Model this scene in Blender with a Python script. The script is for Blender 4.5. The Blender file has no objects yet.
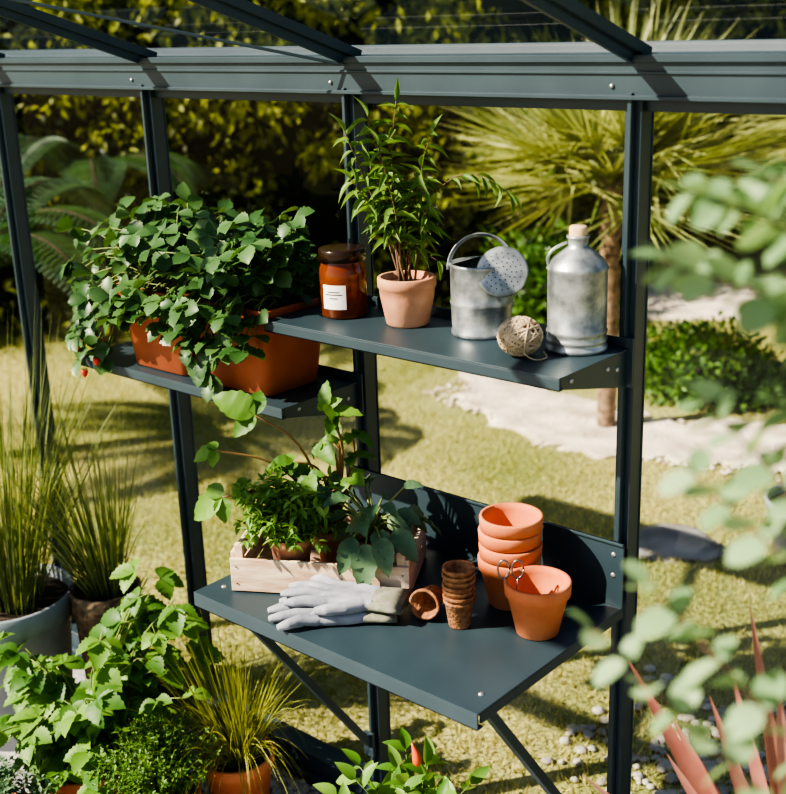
import bpy, math, random
import numpy as np
from mathutils import Vector, Matrix
rng=np.random.default_rng(11)
random.seed(5)
SC=bpy.context.scene
# ------------------------------------------------------------------ utils
def norm(a):
    a=np.asarray(a,float); return a/np.maximum(np.linalg.norm(a,axis=-1,keepdims=True),1e-9)
UP=np.array([0,0,1.0])
def U(a,b,n=None): return rng.uniform(a,b,n)
class MB:
    def __init__(s): s.v=[];s.f=[];s.m=[];s.r=[];s.n=0;s.s=[]
    def add(s,V,F,mat=0,rnd=0.5,smooth=True):
        V=np.asarray(V,float).reshape(-1,3)
        r=np.full(len(V),float(rnd)) if np.isscalar(rnd) else np.asarray(rnd,float)
        s.v.append(V); s.r.append(r)
        if isinstance(F,np.ndarray): FF=(F+s.n).tolist()
        else: FF=[[i+s.n for i in f] for f in F]
        s.f+=FF; s.m+=[mat]*len(FF); s.s+=[smooth]*len(FF); s.n+=len(V)
    def build(s,name,mats,origin=None,parent=None):
        V=np.concatenate(s.v)
        if origin is None: origin=(0,0,0)
        me=bpy.data.meshes.new(name); me.from_pydata((V-np.array(origin)).tolist(),[],s.f)
        for m in mats: me.materials.append(m)
        me.polygons.foreach_set('material_index',s.m)
        me.polygons.foreach_set('use_smooth',s.s)
        at=me.attributes.new('rnd','FLOAT','POINT'); at.data.foreach_set('value',np.concatenate(s.r))
        me.update()
        ob=bpy.data.objects.new(name,me); ob.location=origin
        SC.collection.objects.link(ob)
        if parent: ob.parent=parent; ob.location=Vector(origin)-parent.location
        return ob
    def box(s,c,size,R=None,mat=0,rnd=.5):
        x,y,z=[q/2 for q in size]
        V=np.array([[-x,-y,-z],[x,-y,-z],[x,y,-z],[-x,y,-z],[-x,-y,z],[x,-y,z],[x,y,z],[-x,y,z]])
        if R is not None: V=V@np.array(R).T
        s.add(V+np.array(c),[[0,3,2,1],[4,5,6,7],[0,1,5,4],[1,2,6,5],[2,3,7,6],[3,0,4,7]],mat,rnd,False)
    def box2(s,a,b,mat=0,rnd=.5):
        a=np.array(a,float);b=np.array(b,float); s.box((a+b)/2,b-a,None,mat,rnd)
    def beam(s,p,q,w,h,mat=0):
        p=np.array(p,float);q=np.array(q,float);d=norm(q-p);sd=norm(np.cross(d,UP)) if abs(d[2])<.99 else np.array([1.,0,0]);u=np.cross(sd,d)
        s.box((p+q)/2,(np.linalg.norm(q-p),w,h),np.stack([d,sd,u],1),mat)
    def prism(s,poly,x0,x1,mat=0):   # poly in (y,z), extruded in x
        n=len(poly); V=[[x0,a,b] for a,b in poly]+[[x1,a,b] for a,b in poly]
        F=[list(range(n))[::-1],list(range(n,2*n))]+[[i,(i+1)%n,n+(i+1)%n,n+i] for i in range(n)]
        s.add(V,F,mat,.5,False)
    def tube(s,pts,rad,seg=6,mat=0,rnd=.5,cap=True,flat=None):
        P=np.asarray(pts,float);n=len(P);rad=np.broadcast_to(np.asarray(rad,float),(n,))
        T=norm(np.gradient(P,axis=0)); ref=UP if abs(T[0,2])<.9 else np.array([1.,0,0])
        A=norm(np.cross(T,ref)) ; 
        for i in range(1,n):
            a=A[i-1]-T[i]*np.dot(A[i-1],T[i]); A[i]=norm(a)
        B=np.cross(T,A); th=np.arange(seg)/seg*2*np.pi
        fx=1 if flat is None else flat
        V=P[:,None]+rad[:,None,None]*(A[:,None]*np.cos(th)[None,:,None]+fx*B[:,None]*np.sin(th)[None,:,None])
        F=[]
        for i in range(n-1):
            for j in range(seg):
                k=(j+1)%seg; F.append([i*seg+j,i*seg+k,(i+1)*seg+k,(i+1)*seg+j])
        if cap: F.append(list(range(seg))[::-1]); F.append([(n-1)*seg+j for j in range(seg)])
        s.add(V,F,mat,rnd)
    def lathe(s,prof,c=(0,0,0),seg=40,mat=0,M=None,rnd=.5,a0=0,a1=None,smooth=True):
        prof=np.array(prof,float); n=len(prof); full=a1 is None
        th=np.arange(seg)/seg*2*np.pi if full else np.linspace(a0,a1,seg)
        V=np.stack([prof[:,0,None]*np.cos(th),prof[:,0,None]*np.sin(th),prof[:,1,None]+0*th],-1).reshape(-1,3)
        if M is not None: V=V@np.array(M).T
        F=[]
        for i in range(n-1):
            for j in range(seg if full else seg-1):
                k=(j+1)%seg; F.append([i*seg+j,i*seg+k,(i+1)*seg+k,(i+1)*seg+j])
        s.add(V+np.array(c),F,mat,rnd,smooth)
    def leaves(s,P,D,Uv,L,W,T,mat=0,rnd=None):
        P=np.atleast_2d(P);n=len(P);D=norm(np.broadcast_to(D,(n,3)));Uv=np.broadcast_to(Uv,(n,3))
        S=norm(np.cross(D,Uv)+1e-6);N=np.cross(S,D)
        L=np.broadcast_to(L,(n,))[:,None,None];W=np.broadcast_to(W,(n,))[:,None,None]
        TV,TF=T;k=len(TV)
        V=P[:,None]+S[:,None]*TV[None,:,0:1]*W+D[:,None]*TV[None,:,1:2]*L+N[:,None]*TV[None,:,2:3]*L
        F=(TF[None]+(np.arange(n)*k)[:,None,None]).reshape(-1,TF.shape[1])
        if rnd is None: rnd=U(0,1,n)
        s.add(V,F,mat,np.repeat(np.broadcast_to(rnd,(n,)),k))
    def blades(s,P,D,L,W,droop,seg=5,mat=0,rnd=None,fold=.3,pw=2.0,side=None,base=.6):
        P=np.atleast_2d(P);n=len(P);D=norm(D);t=np.linspace(0,1,seg+1)
        L=np.broadcast_to(L,(n,))[:,None,None];W=np.broadcast_to(W,(n,))[:,None,None];dr=np.broadcast_to(droop,(n,))[:,None,None]
        if side is None: side=norm(np.cross(D,UP)+rng.normal(0,.25,(n,3)))
        tt=t[None,:,None]
        C=P[:,None]+D[:,None]*L*tt-UP*dr*L*tt**2
        w=W*(base+(1-base)*np.minimum(tt*4,1))*np.maximum(1-tt**pw,.03)
        N=norm(np.cross(side,D))
        V=np.stack([C-side[:,None]*w*.5,C+N[:,None]*w*(-fold),C+side[:,None]*w*.5],2)
        F=[]
        for i in range(seg):
            a=i*3; F+= [[a,a+1,a+4,a+3],[a+1,a+2,a+5,a+4]]
        F=np.array(F);k=(seg+1)*3
        F=(F[None]+(np.arange(n)*k)[:,None,None]).reshape(-1,4)
        if rnd is None: rnd=U(0,1,n)
        s.add(V,F,mat,np.repeat(np.broadcast_to(rnd,(n,)),k))
def leaf_t(n=6,shape='ovate',fold=.25,curl=.25,serr=0.0,wave=0.0):
    V=[];F=[]
    for i in range(n+1):
        v=i/n
        if shape=='ovate': w=math.sin(math.pi*min(1,v**.75))**.8 if 0<v<1 else .03
        elif shape=='obovate': w=math.sin(math.pi*v**1.35)**.75 if 0<v<1 else .03
        elif shape=='lance': w=math.sin(math.pi*v**.7)**1.2 if 0<v<1 else .03
        elif shape=='round': w=math.sqrt(max(0.002,1-(2*v-1)**2))
        w=max(w,.03); vv=v
        if serr and i%2==1: w*=1-serr; 
        if serr and i%2==0 and 0<i<n: vv=v+.35/n
        z=-curl*v*v; zz=fold*w*.5+ (wave*math.sin(i*2.1))
        z2=fold*w*.5+(wave*math.sin(i*2.1+1.5))
        V+= [[-w/2,vv,z+zz],[0,v,z],[w/2,vv,z+z2]]
    for i in range(n):
        a=i*3; F+=[[a,a+1,a+4,a+3],[a+1,a+2,a+5,a+4]]
    return np.array(V),np.array(F)
T_OV=leaf_t(6,'ovate'); T_OVS=leaf_t(12,'obovate',.3,.25,.16); T_RAS=leaf_t(14,'ovate',.3,.3,.16,.01); T_LAN=leaf_t(6,'lance',.3,.35); T_RND=leaf_t(6,'round',.2,.15)
T_BIG=leaf_t(12,'ovate',.25,.35,.06,.03); T_SM=leaf_t(2,'ovate',.3,.1)
def path(pts,n=12):
    P=np.asarray(pts,float)
    for _ in range(3):
        Q=[P[0]]
        for i in range(len(P)-1): Q+= [P[i]*.75+P[i+1]*.25,P[i]*.25+P[i+1]*.75]
        Q.append(P[-1]); P=np.array(Q)
    d=np.r_[0,np.cumsum(np.linalg.norm(np.diff(P,axis=0),axis=1))]
    x=np.linspace(0,d[-1],n); return np.stack([np.interp(x,d,P[:,i]) for i in range(3)],1)
def shoot(mb,pts,r0,n,L,W,T,ml,ms,start=.15,ang=1.0,droop=.35,pair=False,tipleaf=True,m=14,rv=None,Ls=.7):
    P=path(pts,m); mb.tube(P,np.linspace(r0,r0*.35,m),5,ms)
    tg=norm(np.gradient(P,axis=0)); ts=np.linspace(start,.98,n); idx=ts*(m-1)
    pos=np.stack([np.interp(idx,np.arange(m),P[:,i]) for i in range(3)],1); tan=norm(np.stack([np.interp(idx,np.arange(m),tg[:,i]) for i in range(3)],1))
    az=np.arange(n)*(2.4 if not pair else math.pi/2)+U(0,6)
    ref=norm(np.cross(tan,np.array([.3,.9,.2]))); r2=np.cross(tan,ref)
    reps=[0,math.pi] if pair else [0]
    for a in reps:
        rad=ref*np.cos(az+a)[:,None]+r2*np.sin(az+a)[:,None]
        D=norm(tan*math.cos(ang)+rad*math.sin(ang)-UP*droop*U(.3,1.3,n)[:,None])
        l=L*U(.7,1.15,n)*(1-(1-Ls)*ts)
        mb.leaves(pos,D,norm(UP+rng.normal(0,.35,(n,3))),l,l*W,T,ml,rv)
    if tipleaf: mb.leaves(P[-1:],tg[-1:],norm(UP+rng.normal(0,.3,(1,3)))+np.array([0.2,0,0]),L*.7,L*.7*W,T,ml)
# ------------------------------------------------------------------ materials
def nm(name):
    m=bpy.data.materials.new(name);m.use_nodes=True;nt=m.node_tree
    for n in list(nt.nodes): nt.nodes.remove(n)
    return m,nt,nt.nodes.new('ShaderNodeOutputMaterial')
def N(nt,t,**k):
    n=nt.nodes.new(t)
    for a,b in k.items():
        if a in n.inputs: n.inputs[a].default_value=b
        else: setattr(n,a,b)
    return n
def mixc(nt,fac,a,b,blend='MIX'):
    n=nt.nodes.new('ShaderNodeMix');n.data_type='RGBA';n.blend_type=blend
    if hasattr(fac,'links'): nt.links.new(fac,n.inputs[0])
    else: n.inputs[0].default_value=fac
    for v,i in ((a,6),(b,7)):
        if hasattr(v,'links'): nt.links.new(v,n.inputs[i])
        else: n.inputs[i].default_value=(*v,1)
    return n.outputs[2]
def leafmat(name,c1,c2,rough=.45,tr=.3,spec=.4,noise=25):
    m,nt,o=nm(name);L=nt.links
    at=N(nt,'ShaderNodeAttribute',attribute_name='rnd')
    tc=N(nt,'ShaderNodeTexCoord');nz=N(nt,'ShaderNodeTexNoise');nz.inputs['Scale'].default_value=noise
    L.new(tc.outputs['Object'],nz.inputs['Vector'])
    ad=N(nt,'ShaderNodeMath',operation='MULTIPLY_ADD');L.new(nz.outputs['Fac'],ad.inputs[0]);ad.inputs[1].default_value=.6;L.new(at.outputs['Fac'],ad.inputs[2])
    sb=N(nt,'ShaderNodeMath',operation='SUBTRACT',use_clamp=True);L.new(ad.outputs[0],sb.inputs[0]);sb.inputs[1].default_value=.3
    c=mixc(nt,sb.outputs[0],c1,c2)
    p=N(nt,'ShaderNodeBsdfPrincipled');p.inputs['Roughness'].default_value=rough;p.inputs['Specular IOR Level'].default_value=spec
    L.new(c,p.inputs['Base Color'])
    t=N(nt,'ShaderNodeBsdfTranslucent');c2n=mixc(nt,.5,c,(c2[0]*1.4,c2[1]*1.4,c2[2]*.5));L.new(c2n,t.inputs['Color'])
    mx=N(nt,'ShaderNodeMixShader');mx.inputs[0].default_value=tr;L.new(p.outputs[0],mx.inputs[1]);L.new(t.outputs[0],mx.inputs[2]);L.new(mx.outputs[0],o.inputs[0])
    return m
def pmat(name,c1,c2=None,rough=.6,metal=0,scale=20,bump=0,bscale=80,detail=4,lo=.35,hi=.65,voro=False,spec=.5,stretch=None,bdist=.003):
    m,nt,o=nm(name);L=nt.links
    p=N(nt,'ShaderNodeBsdfPrincipled');p.inputs['Roughness'].default_value=rough;p.inputs['Metallic'].default_value=metal;p.inputs['Specular IOR Level'].default_value=spec
    tc=N(nt,'ShaderNodeTexCoord');vec=tc.outputs['Object']
    if stretch:
        mp=N(nt,'ShaderNodeMapping');mp.inputs['Scale'].default_value=stretch;L.new(vec,mp.inputs['Vector']);vec=mp.outputs[0]
    if c2 is None: p.inputs['Base Color'].default_value=(*c1,1)
    else:
        if voro:
            nz=N(nt,'ShaderNodeTexVoronoi');out=nz.outputs['Color'];nz.inputs['Scale'].default_value=scale
        else:
            nz=N(nt,'ShaderNodeTexNoise');out=nz.outputs['Fac'];nz.inputs['Scale'].default_value=scale;nz.inputs['Detail'].default_value=detail
        L.new(vec,nz.inputs['Vector'])
        mr=N(nt,'ShaderNodeMapRange');mr.inputs[1].default_value=lo;mr.inputs[2].default_value=hi;L.new(out,mr.inputs[0])
        L.new(mixc(nt,mr.outputs[0],c1,c2),p.inputs['Base Color'])
    if bump:
        b=N(nt,'ShaderNodeBump');b.inputs['Strength'].default_value=bump;b.inputs['Distance'].default_value=bdist
        n2=N(nt,'ShaderNodeTexNoise');n2.inputs['Scale'].default_value=bscale;n2.inputs['Detail'].default_value=5;L.new(vec,n2.inputs['Vector'])
        L.new(n2.outputs['Fac'],b.inputs['Height']);L.new(b.outputs[0],p.inputs['Normal'])
    L.new(p.outputs[0],o.inputs[0]);return m
M_paint=pmat('slate_paint',(.026,.045,.057),(.033,.055,.068),.42,0,8)
M_bolt=pmat('bolt_steel',(.5,.5,.5),None,.35,.8)
M_terra=pmat('terracotta',(.58,.165,.06),(.70,.25,.105),.8,0,14,.15,120)
M_terra2=pmat('pale_terracotta',(.46,.20,.11),(.66,.34,.20),.85,0,18,.3,70)
M_plter=pmat('plastic_terracotta',(.33,.08,.03),(.43,.12,.045),.55,0,10)
M_soil=pmat('soil',(.02,.013,.008),(.06,.04,.025),.95,0,60,1,90)
M_zinc=pmat('galvanised_zinc',(.18,.20,.21),(.50,.52,.52),.40,.65,30,.2,50)
M_hole=pmat('hole_shade',(.02,.02,.02),None,.6)  # near-black discs paint the shade inside the rose holes
M_wood=pmat('crate_wood',(.50,.33,.21),(.78,.62,.46),.7,0,12,.2,60,stretch=(1,1,6))
M_peat=pmat('peat_fibre',(.22,.09,.035),(.42,.20,.09),.95,0,90,1,200)
M_grey=pmat('zinc_planter',(.20,.23,.26),(.30,.33,.36),.6,0,10,.1,50)
M_cork=pmat('cork',(.55,.38,.2),(.7,.52,.32),.8,0,80)
M_twine=pmat('jute_twine',(.40,.29,.17),(.62,.50,.35),.9,0,60,.5,200)
M_bask=pmat('basket',(.10,.065,.04),(.26,.18,.11),.9,0,60,.8,150)
M_glove=pmat('glove_fabric',(.20,.21,.25),(.33,.34,.37),.9,0,30,.5,28,detail=2,bdist=.006)
M_cuff=pmat('glove_cuff',(.18,.18,.13),(.28,.27,.21),.9,0,60,.5,35,bdist=.006)
M_label=pmat('paper_label',(.82,.80,.76),None,.7)
M_ink=pmat('ink',(.05,.05,.05),None,.7)
M_lid=pmat('jar_lid',(.035,.018,.010),None,.2,.3)
M_red=pmat('berry_red',(.55,.02,.01),(.7,.06,.02),.3)
M_steel=pmat('dark_steel',(.25,.25,.25),None,.3,.9)
M_stem=leafmat('green_stem',(.16,.22,.06),(.25,.30,.10),.5,.1)
M_stemr=leafmat('red_stem',(.25,.14,.05),(.32,.2,.08),.5,.1)
M_twig=pmat('woody_stem',(.12,.07,.04),(.2,.12,.07),.9,0,40)
M_straw=leafmat('strawberry_leaf',(.030,.085,.022),(.10,.19,.06),.4,.22)
M_verb=leafmat('verbena_leaf',(.08,.18,.035),(.22,.34,.09),.45,.38)
M_mint=leafmat('mint_leaf',(.07,.18,.025),(.22,.36,.08),.45,.3)
M_cab=leafmat('cabbage_leaf',(.06,.13,.065),(.17,.27,.14),.45,.2)
M_rasp=leafmat('raspberry_leaf',(.05,.14,.02),(.17,.31,.05),.5,.32)
M_sedge=leafmat('sedge_blade',(.20,.24,.04),(.42,.42,.10),.5,.35)
M_gras=leafmat('grass_blade',(.10,.16,.05),(.28,.32,.12),.5,.35)
M_phor=leafmat('phormium_blade',(.26,.07,.055),(.52,.26,.20),.4,.25)
M_euc=leafmat('pale_leaf',(.18,.31,.15),(.36,.50,.29),.5,.4)
M_palm=leafmat('palm_blade',(.10,.17,.045),(.48,.50,.22),.38,.3)
M_fern=leafmat('fern_pinna',(.015,.05,.02),(.08,.16,.08),.5,.3)
M_hedge=leafmat('hedge_leaf',(.010,.028,.006),(.38,.42,.05),.45,.38,.4,2.0)  # dark end paints shade on the hedge, bright end its sunlit leaves
M_bush=leafmat('bush_leaf',(.03,.09,.012),(.14,.27,.04),.45,.3)
M_lawnb=leafmat('lawn_blade',(.26,.28,.07),(.58,.51,.21),.6,.35,.3,1.2)
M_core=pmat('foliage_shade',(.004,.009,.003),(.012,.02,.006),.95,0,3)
M_bark=pmat('palm_bark',(.10,.06,.035),(.3,.2,.12),.95,0,30,1,60)
M_fbark=pmat('fern_bark',(.03,.022,.015),(.08,.05,.03),.95,0,30,1,60)
M_peb=pmat('river_pebble',(.24,.22,.18),(.46,.43,.37),.8,0,14)
M_grav=pmat('grey_gravel',(.20,.20,.20),(.42,.41,.40),.85,0,50,.3)
M_sand=pmat('pale_stone_path',(.40,.33,.26),(.72,.64,.53),.95,0,6,.8,40,detail=8)
M_rock=pmat('rock',(.16,.16,.155),(.28,.27,.26),.9,0,8,1,30)
def glassmat(name,b):
    m,nt,o=nm(name);L=nt.links
    tr=N(nt,'ShaderNodeBsdfTransparent');tr.inputs[0].default_value=(.98,.985,.98,1);gl=N(nt,'ShaderNodeBsdfGlossy');gl.inputs['Roughness'].default_value=.03
    lw=N(nt,'ShaderNodeLayerWeight');lw.inputs[0].default_value=.5
    pw=N(nt,'ShaderNodeMath',operation='POWER');L.new(lw.outputs['Facing'],pw.inputs[0]);pw.inputs[1].default_value=5
    ma=N(nt,'ShaderNodeMath',operation='MULTIPLY_ADD');L.new(pw.outputs[0],ma.inputs[0]);ma.inputs[1].default_value=.5;ma.inputs[2].default_value=b
    mx=N(nt,'ShaderNodeMixShader');L.new(ma.outputs[0],mx.inputs[0]);L.new(tr.outputs[0],mx.inputs[1]);L.new(gl.outputs[0],mx.inputs[2]);L.new(mx.outputs[0],o.inputs[0]);return m
M_glass=glassmat('thin_glass',.025)
m,nt,o=nm('amber_glass');L=nt.links
p=N(nt,'ShaderNodeBsdfPrincipled');p.inputs['Base Color'].default_value=(.48,.11,.013,1);p.inputs['Roughness'].default_value=.05;p.inputs['Transmission Weight'].default_value=.75
L.new(p.outputs[0],o.inputs[0]);M_amber=m
# lawn ground
m,nt,o=nm('lawn_ground');L=nt.links
tc=N(nt,'ShaderNodeTexCoord');n1=N(nt,'ShaderNodeTexNoise');n1.inputs['Scale'].default_value=1.1;n1.inputs['Detail'].default_value=6;L.new(tc.outputs['Object'],n1.inputs['Vector'])
n2=N(nt,'ShaderNodeTexNoise');n2.inputs['Scale'].default_value=45;n2.inputs['Detail'].default_value=5;L.new(tc.outputs['Object'],n2.inputs['Vector'])
mr1=N(nt,'ShaderNodeMapRange');mr1.inputs[1].default_value=.36;mr1.inputs[2].default_value=.62;L.new(n1.outputs['Fac'],mr1.inputs[0])
c=mixc(nt,mr1.outputs[0],(.18,.22,.05),(.54,.47,.20));c=mixc(nt,n2.outputs['Fac'],c,(.15,.17,.045))
p=N(nt,'ShaderNodeBsdfPrincipled');p.inputs['Roughness'].default_value=.95;L.new(c,p.inputs['Base Color'])
b=N(nt,'ShaderNodeBump');b.inputs['Distance'].default_value=.02;L.new(n2.outputs['Fac'],b.inputs['Height']);L.new(b.outputs[0],p.inputs['Normal']);L.new(p.outputs[0],o.inputs[0]);M_lawn=m
def bev(ob,w=.0015,seg=2):
    b=ob.modifiers.new('bevel','BEVEL');b.width=w;b.segments=seg;b.limit_method='ANGLE';return ob
# ------------------------------------------------------------------ greenhouse
W=.62;EB=1.636
g=MB()
xs=[-W*3,-W*2,-W,0,W,2*W]
for x in xs:
    g.box2((x-.015,-.012,.04),(x+.015,.022,EB+.03))
    g.box2((x-.004,-.026,.04),(x+.004,-.012,EB+.01))
    g.box2((x-.017,.022,.04),(x+.017,.026,EB+.03))
X0,X1=-2.6,1.6
g.prism([(-.020,EB),(-.014,EB),(-.014,EB+.062),(.030,EB+.062),(.030,EB+.068),(-.020,EB+.068)],X0,X1)
g.box2((X0,-.032,EB-.001),(X1,-.018,EB+.006))
g.box2((X0,-.024,EB+.038),(X1,-.018,EB+.043))
g.box2((X0,-.027,EB+.056),(X1,-.018,EB+.068))
g.box2((X0,.0,EB-.02),(X1,.03,EB+.01))
g.prism([(.030,EB+.04),(.085,EB+.04),(.095,EB+.085),(.090,EB+.085),(.082,EB+.045),(.034,EB+.045),(.034,EB+.07),(.030,EB+.07)],X0,X1)
g.box2((X0,-.03,0),(X1,.03,.085))
g.box2((X0,-.045,.03),(X1,-.03,.04))
th=math.radians(18);RL=1.75
def roofp(x,l,h=0): return (x,-l*math.cos(th),EB+.075+l*math.sin(th)+h)
for x in xs:
    g.beam(roofp(x,-.02),roofp(x,RL),.024,.018)
    g.beam(roofp(x,-.0,-.016),roofp(x,RL,-.016),.008,.022)
g.beam(roofp(X0,RL),roofp(X1,RL),.05,.06)
g.beam(roofp(-W+.0,.03,-.03),roofp(-2.3*W,.85,-.03),.006,.006)
for x in xs:
    for z in (EB+.02,):
        for dx in (-.035,): g.lathe([(0,.004),(.0035,.003),(.004,0)],(x+dx,-.021,z),10,1,[[1,0,0],[0,0,-1],[0,1,0]])
frame=bev(g.build('greenhouse_frame',[M_paint,M_bolt]),.001,1)
for i,(a,bx) in enumerate(zip(xs[:-1],xs[1:])):
    w=MB(); w.add([(a+.018,.014,.09),(bx-.018,.014,.09),(bx-.018,.014,EB),(a+.018,.014,EB)],[[0,1,2,3]],0,.5,False); w.build('window_%d'%(i+1),[M_glass])
rg=MB()
for a,bx in zip([X0]+xs,xs+[X1]):
    if bx-a<.05: continue
    V=[roofp(a+.012,-.05,.011),roofp(bx-.012,-.05,.011),roofp(bx-.012,RL,.011),roofp(a+.012,RL,.011)]
    rg.add(V,[[0,1,2,3]],0,.5,False)
rg.build('roof_glass',[glassmat('roof_pane_glass',.05)])
# ------------------------------------------------------------------ shelves
def shelf(name,x0,x1,z,d):
    s=MB();t=.003;yb=-.03
    s.box2((x0,-d,z-t),(x1,yb,z)); s.box2((x0,-d,z-.022),(x1,-d+t,z-t)); s.box2((x0,-d,z-.022),(x1,-d+.012,z-.019))
    s.box2((x0,yb-t,z),(x1,yb,z+.018))
    for x in (x0+.004,x1-.004-t):
        s.prism([(-d+.01,z-t),(-d+.01,z-.022),(-.06,z-.062),(-.028,z-.068),(-.028,z-t)],x,x+t)
        s.box2((x-.012,-.031,z-.068),(x+.015,-.027,z+.018))
        for yy,zz in ((-.06,z-.03),(-.09,z-.022),(-.2,z-.014)):
            s.lathe([(0,.003),(.004,.002),(.0045,0)],(x+t,yy,zz),10,1,[[0,0,1],[0,1,0],[-1,0,0]])
    return bev(s.build(name,[M_paint,M_bolt],(x0,-d,z)),.0008,2)
shelf('plant_shelf',-.65,.015,1.232,.24)
shelf('plant_shelf',-1.27,-.605,1.065,.25)
s=MB();x0,x1,z,d=-.652,.018,.75,.462;t=.004
s.box2((x0,-d,z-t),(x1,-.028,z)); s.box2((x0,-d,z-.03),(x1,-d+t,z-t));s.box2((x0,-d,z-.03),(x1,-d+.015,z-.027))
s.box2((x1-t,-d+.01,z-.022),(x1,-.028,z-t));s.box2((x0,-d+.01,z-.022),(x0+t,-.028,z-t))
s.box2((x0,-.032,z),(x1,-.028,z+.125)); s.box2((x0,-.036,z+.120),(x1,-.028,z+.125))
for x in (-.62,0): s.beam((x,-.42,z-.015),(x,-.03,.2),.016,.016); s.box2((x-.014,-.034,.17),(x+.014,-.027,.23))
for x,y in ((x1-.03,-d+.05),(x0+.03,-d+.05)): s.lathe([(0,.003),(.004,.002),(.005,0)],(x,y,z),10,1)
for zz in (z+.06,z+.1): s.lathe([(0,.003),(.004,.002),(.005,0)],(x1-.02,-.032,zz),10,1,[[1,0,0],[0,0,-1],[0,1,0]])
bev(s.build('potting_bench',[M_paint,M_bolt],(x0,-d,z)),.0008,2)
# ------------------------------------------------------------------ pots
def pot_prof(rt,rb,h,rim=.02,th=.005,soil=True):
    p=[(0,0),(rb*.9,0),(rb,.002),(rt*.93,h-rim),(rt,h-rim+.001),(rt*1.02,h-.003),(rt,h),(rt-th,h),(rt-th-.002,h-.012)]
    return p
def pot(mb,c,rt,rb,h,rim=.02,mat=0,soil=None,M=None,seg=40,depth=.018):
    mb.lathe(pot_prof(rt,rb,h,rim)+([(rt-.009,h-depth)] if soil is not None else [(rb*.85,.008),(0,.008)]),c,seg,mat,M)
    if soil is not None: mb.lathe([(rt-.008,h-depth),(rt*.5,h-depth+.004),(0,h-depth+.005)],c,24,soil,M)
# stack
s=MB();c0=np.array([-.155,-.135,.75])
for i in range(4):
    s.lathe(pot_prof(.056,.037,.095,.024)+[(.035,.01),(0,.01)],c0+np.array([.002*(i%2),.001*i,i*.026]),44,0)
s.build('terracotta_pot_stack',[M_terra],c0)
s=MB();c1=np.array([-.055,-.192,.75]); pot(s,c1,.057,.037,.098,.024); s.build('terracotta_pot',[M_terra],c1)
s=MB();b=np.array([-.086,-.207,.835])
for sx in (-1,1):
    a=np.linspace(0,2*np.pi,18);r=norm(np.array([.8,.6,0]))
    ctr=b+r*sx*.012+np.array([0,0,.03])-r*.012
    ring=ctr+np.outer(np.cos(a)*.010,r)+np.outer(np.sin(a)*.017,UP)
    s.tube(ring,.0018,6,0); s.tube([ctr-UP*.017,b-UP*.03-r*.002*sx,b-UP*.065+r*sx*.004],.0015,6,0)
s.build('garden_scissors',[M_steel],b)
def peat(mb,c,M=None,n=1):
    for i in range(n):
        mb.lathe([(0,0),(.018,0),(.0195,.003),(.026,.047),(.0285,.048),(.0285,.053),(.024,.053),(.017,.006),(0,.006)],np.array(c)+np.array([.001*math.sin(i*2),.001*math.cos(i*3),i*.0100]),30,0,M)
s=MB();c=(-.175,-.258,.75);peat(s,c,None,7);s.build('peat_pot_stack',[M_peat],c)
s=MB();ax=norm(np.array([.30,-.92,.10]));sd=norm(np.cross(ax,UP));up=np.cross(sd,ax)
c=np.array([-.247,-.238,.779]);peat(s,c,np.stack([sd,up,ax],1));s.build('peat_pot',[M_peat],c)
# jar
s=MB();c=np.array([-.550,-.121,1.232])
s.lathe([(0,0),(.041,0),(.045,.004),(.045,.090),(.041,.100),(.039,.106),(.039,.112),(.035,.112),(.035,.102),(.041,.088),(.041,.006),(0,.006)],c,44,0)
s.lathe([(.040,.106),(.045,.107),(.045,.127),(.043,.130),(.036,.131),(0,.131)],c,44,1)
a=math.radians(-72);h=math.radians(31)
s.lathe([(.0454,.02),(.0454,.066)],c,14,2,a0=a-h,a1=a+h)
for z0,w in ((.052,.5),(.047,.7),(.040,.35)): s.lathe([(.0457,z0),(.0457,z0+.002)],c,8,3,a0=a-h*w,a1=a+h*w)
s.lathe([(0,.01),(.040,.01),(.040,.062),(0,.062)],c,32,4)
M_wax=pmat('amber_wax',(.34,.06,.008),(.48,.12,.015),.4,0,12)
s.build('amber_candle_jar',[M_amber,M_lid,M_label,M_ink,M_wax],c)
# zinc watering can
s=MB();c=np.array([-.250,-.085,1.232]);rt=norm(np.array([.8,.6,0]));fw=np.array([.6,-.8,0])
s.lathe([(0,0),(.052,0),(.054,.003),(.054,.008),(.052,.011),(.054,.055),(.0555,.058),(.054,.061),(.0545,.122),(.057,.125),(.0545,.128),(.051,.128),(.051,.01),(0,.01)],c,44,0)
aa=np.linspace(-.2,math.pi+.2,20);V=[c+np.array([0,0,.138])]+[c+np.array([0,0,.127])+ (math.cos(q)*rt-math.sin(q)*fw)*.053 for q in aa]
s.add(V,[[0,i,i+1] for i in range(1,20)],0)
q=np.linspace(0,math.pi,22)
hp_=c+np.array([0,0,.115])+np.outer(np.cos(q)*-.057,rt)+np.outer(np.sin(q)*.060,UP)+np.outer(np.sin(q)*-.008,fw)
s.tube(hp_,.006,8,0,flat=.3)
rc=c+rt*.036+fw*.048+np.array([0,0,.120]);nr=norm(fw*.9+UP*.42-rt*.05)
s.tube([c+rt*.02+fw*.03+UP*.04,c+rt*.026+fw*.036+UP*.08,rc-nr*.022],[.013,.012,.013],14,0)
sx=norm(np.cross(UP,nr));sy=np.cross(nr,sx);MR=np.stack([sx,sy,nr],1)
s.lathe([(.013,-.026),(.04,-.006),(.044,-.004),(.0445,0),(.041,.001),(.03,.004),(.012,.006),(0,.0065)],rc,40,0,MR)
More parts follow.
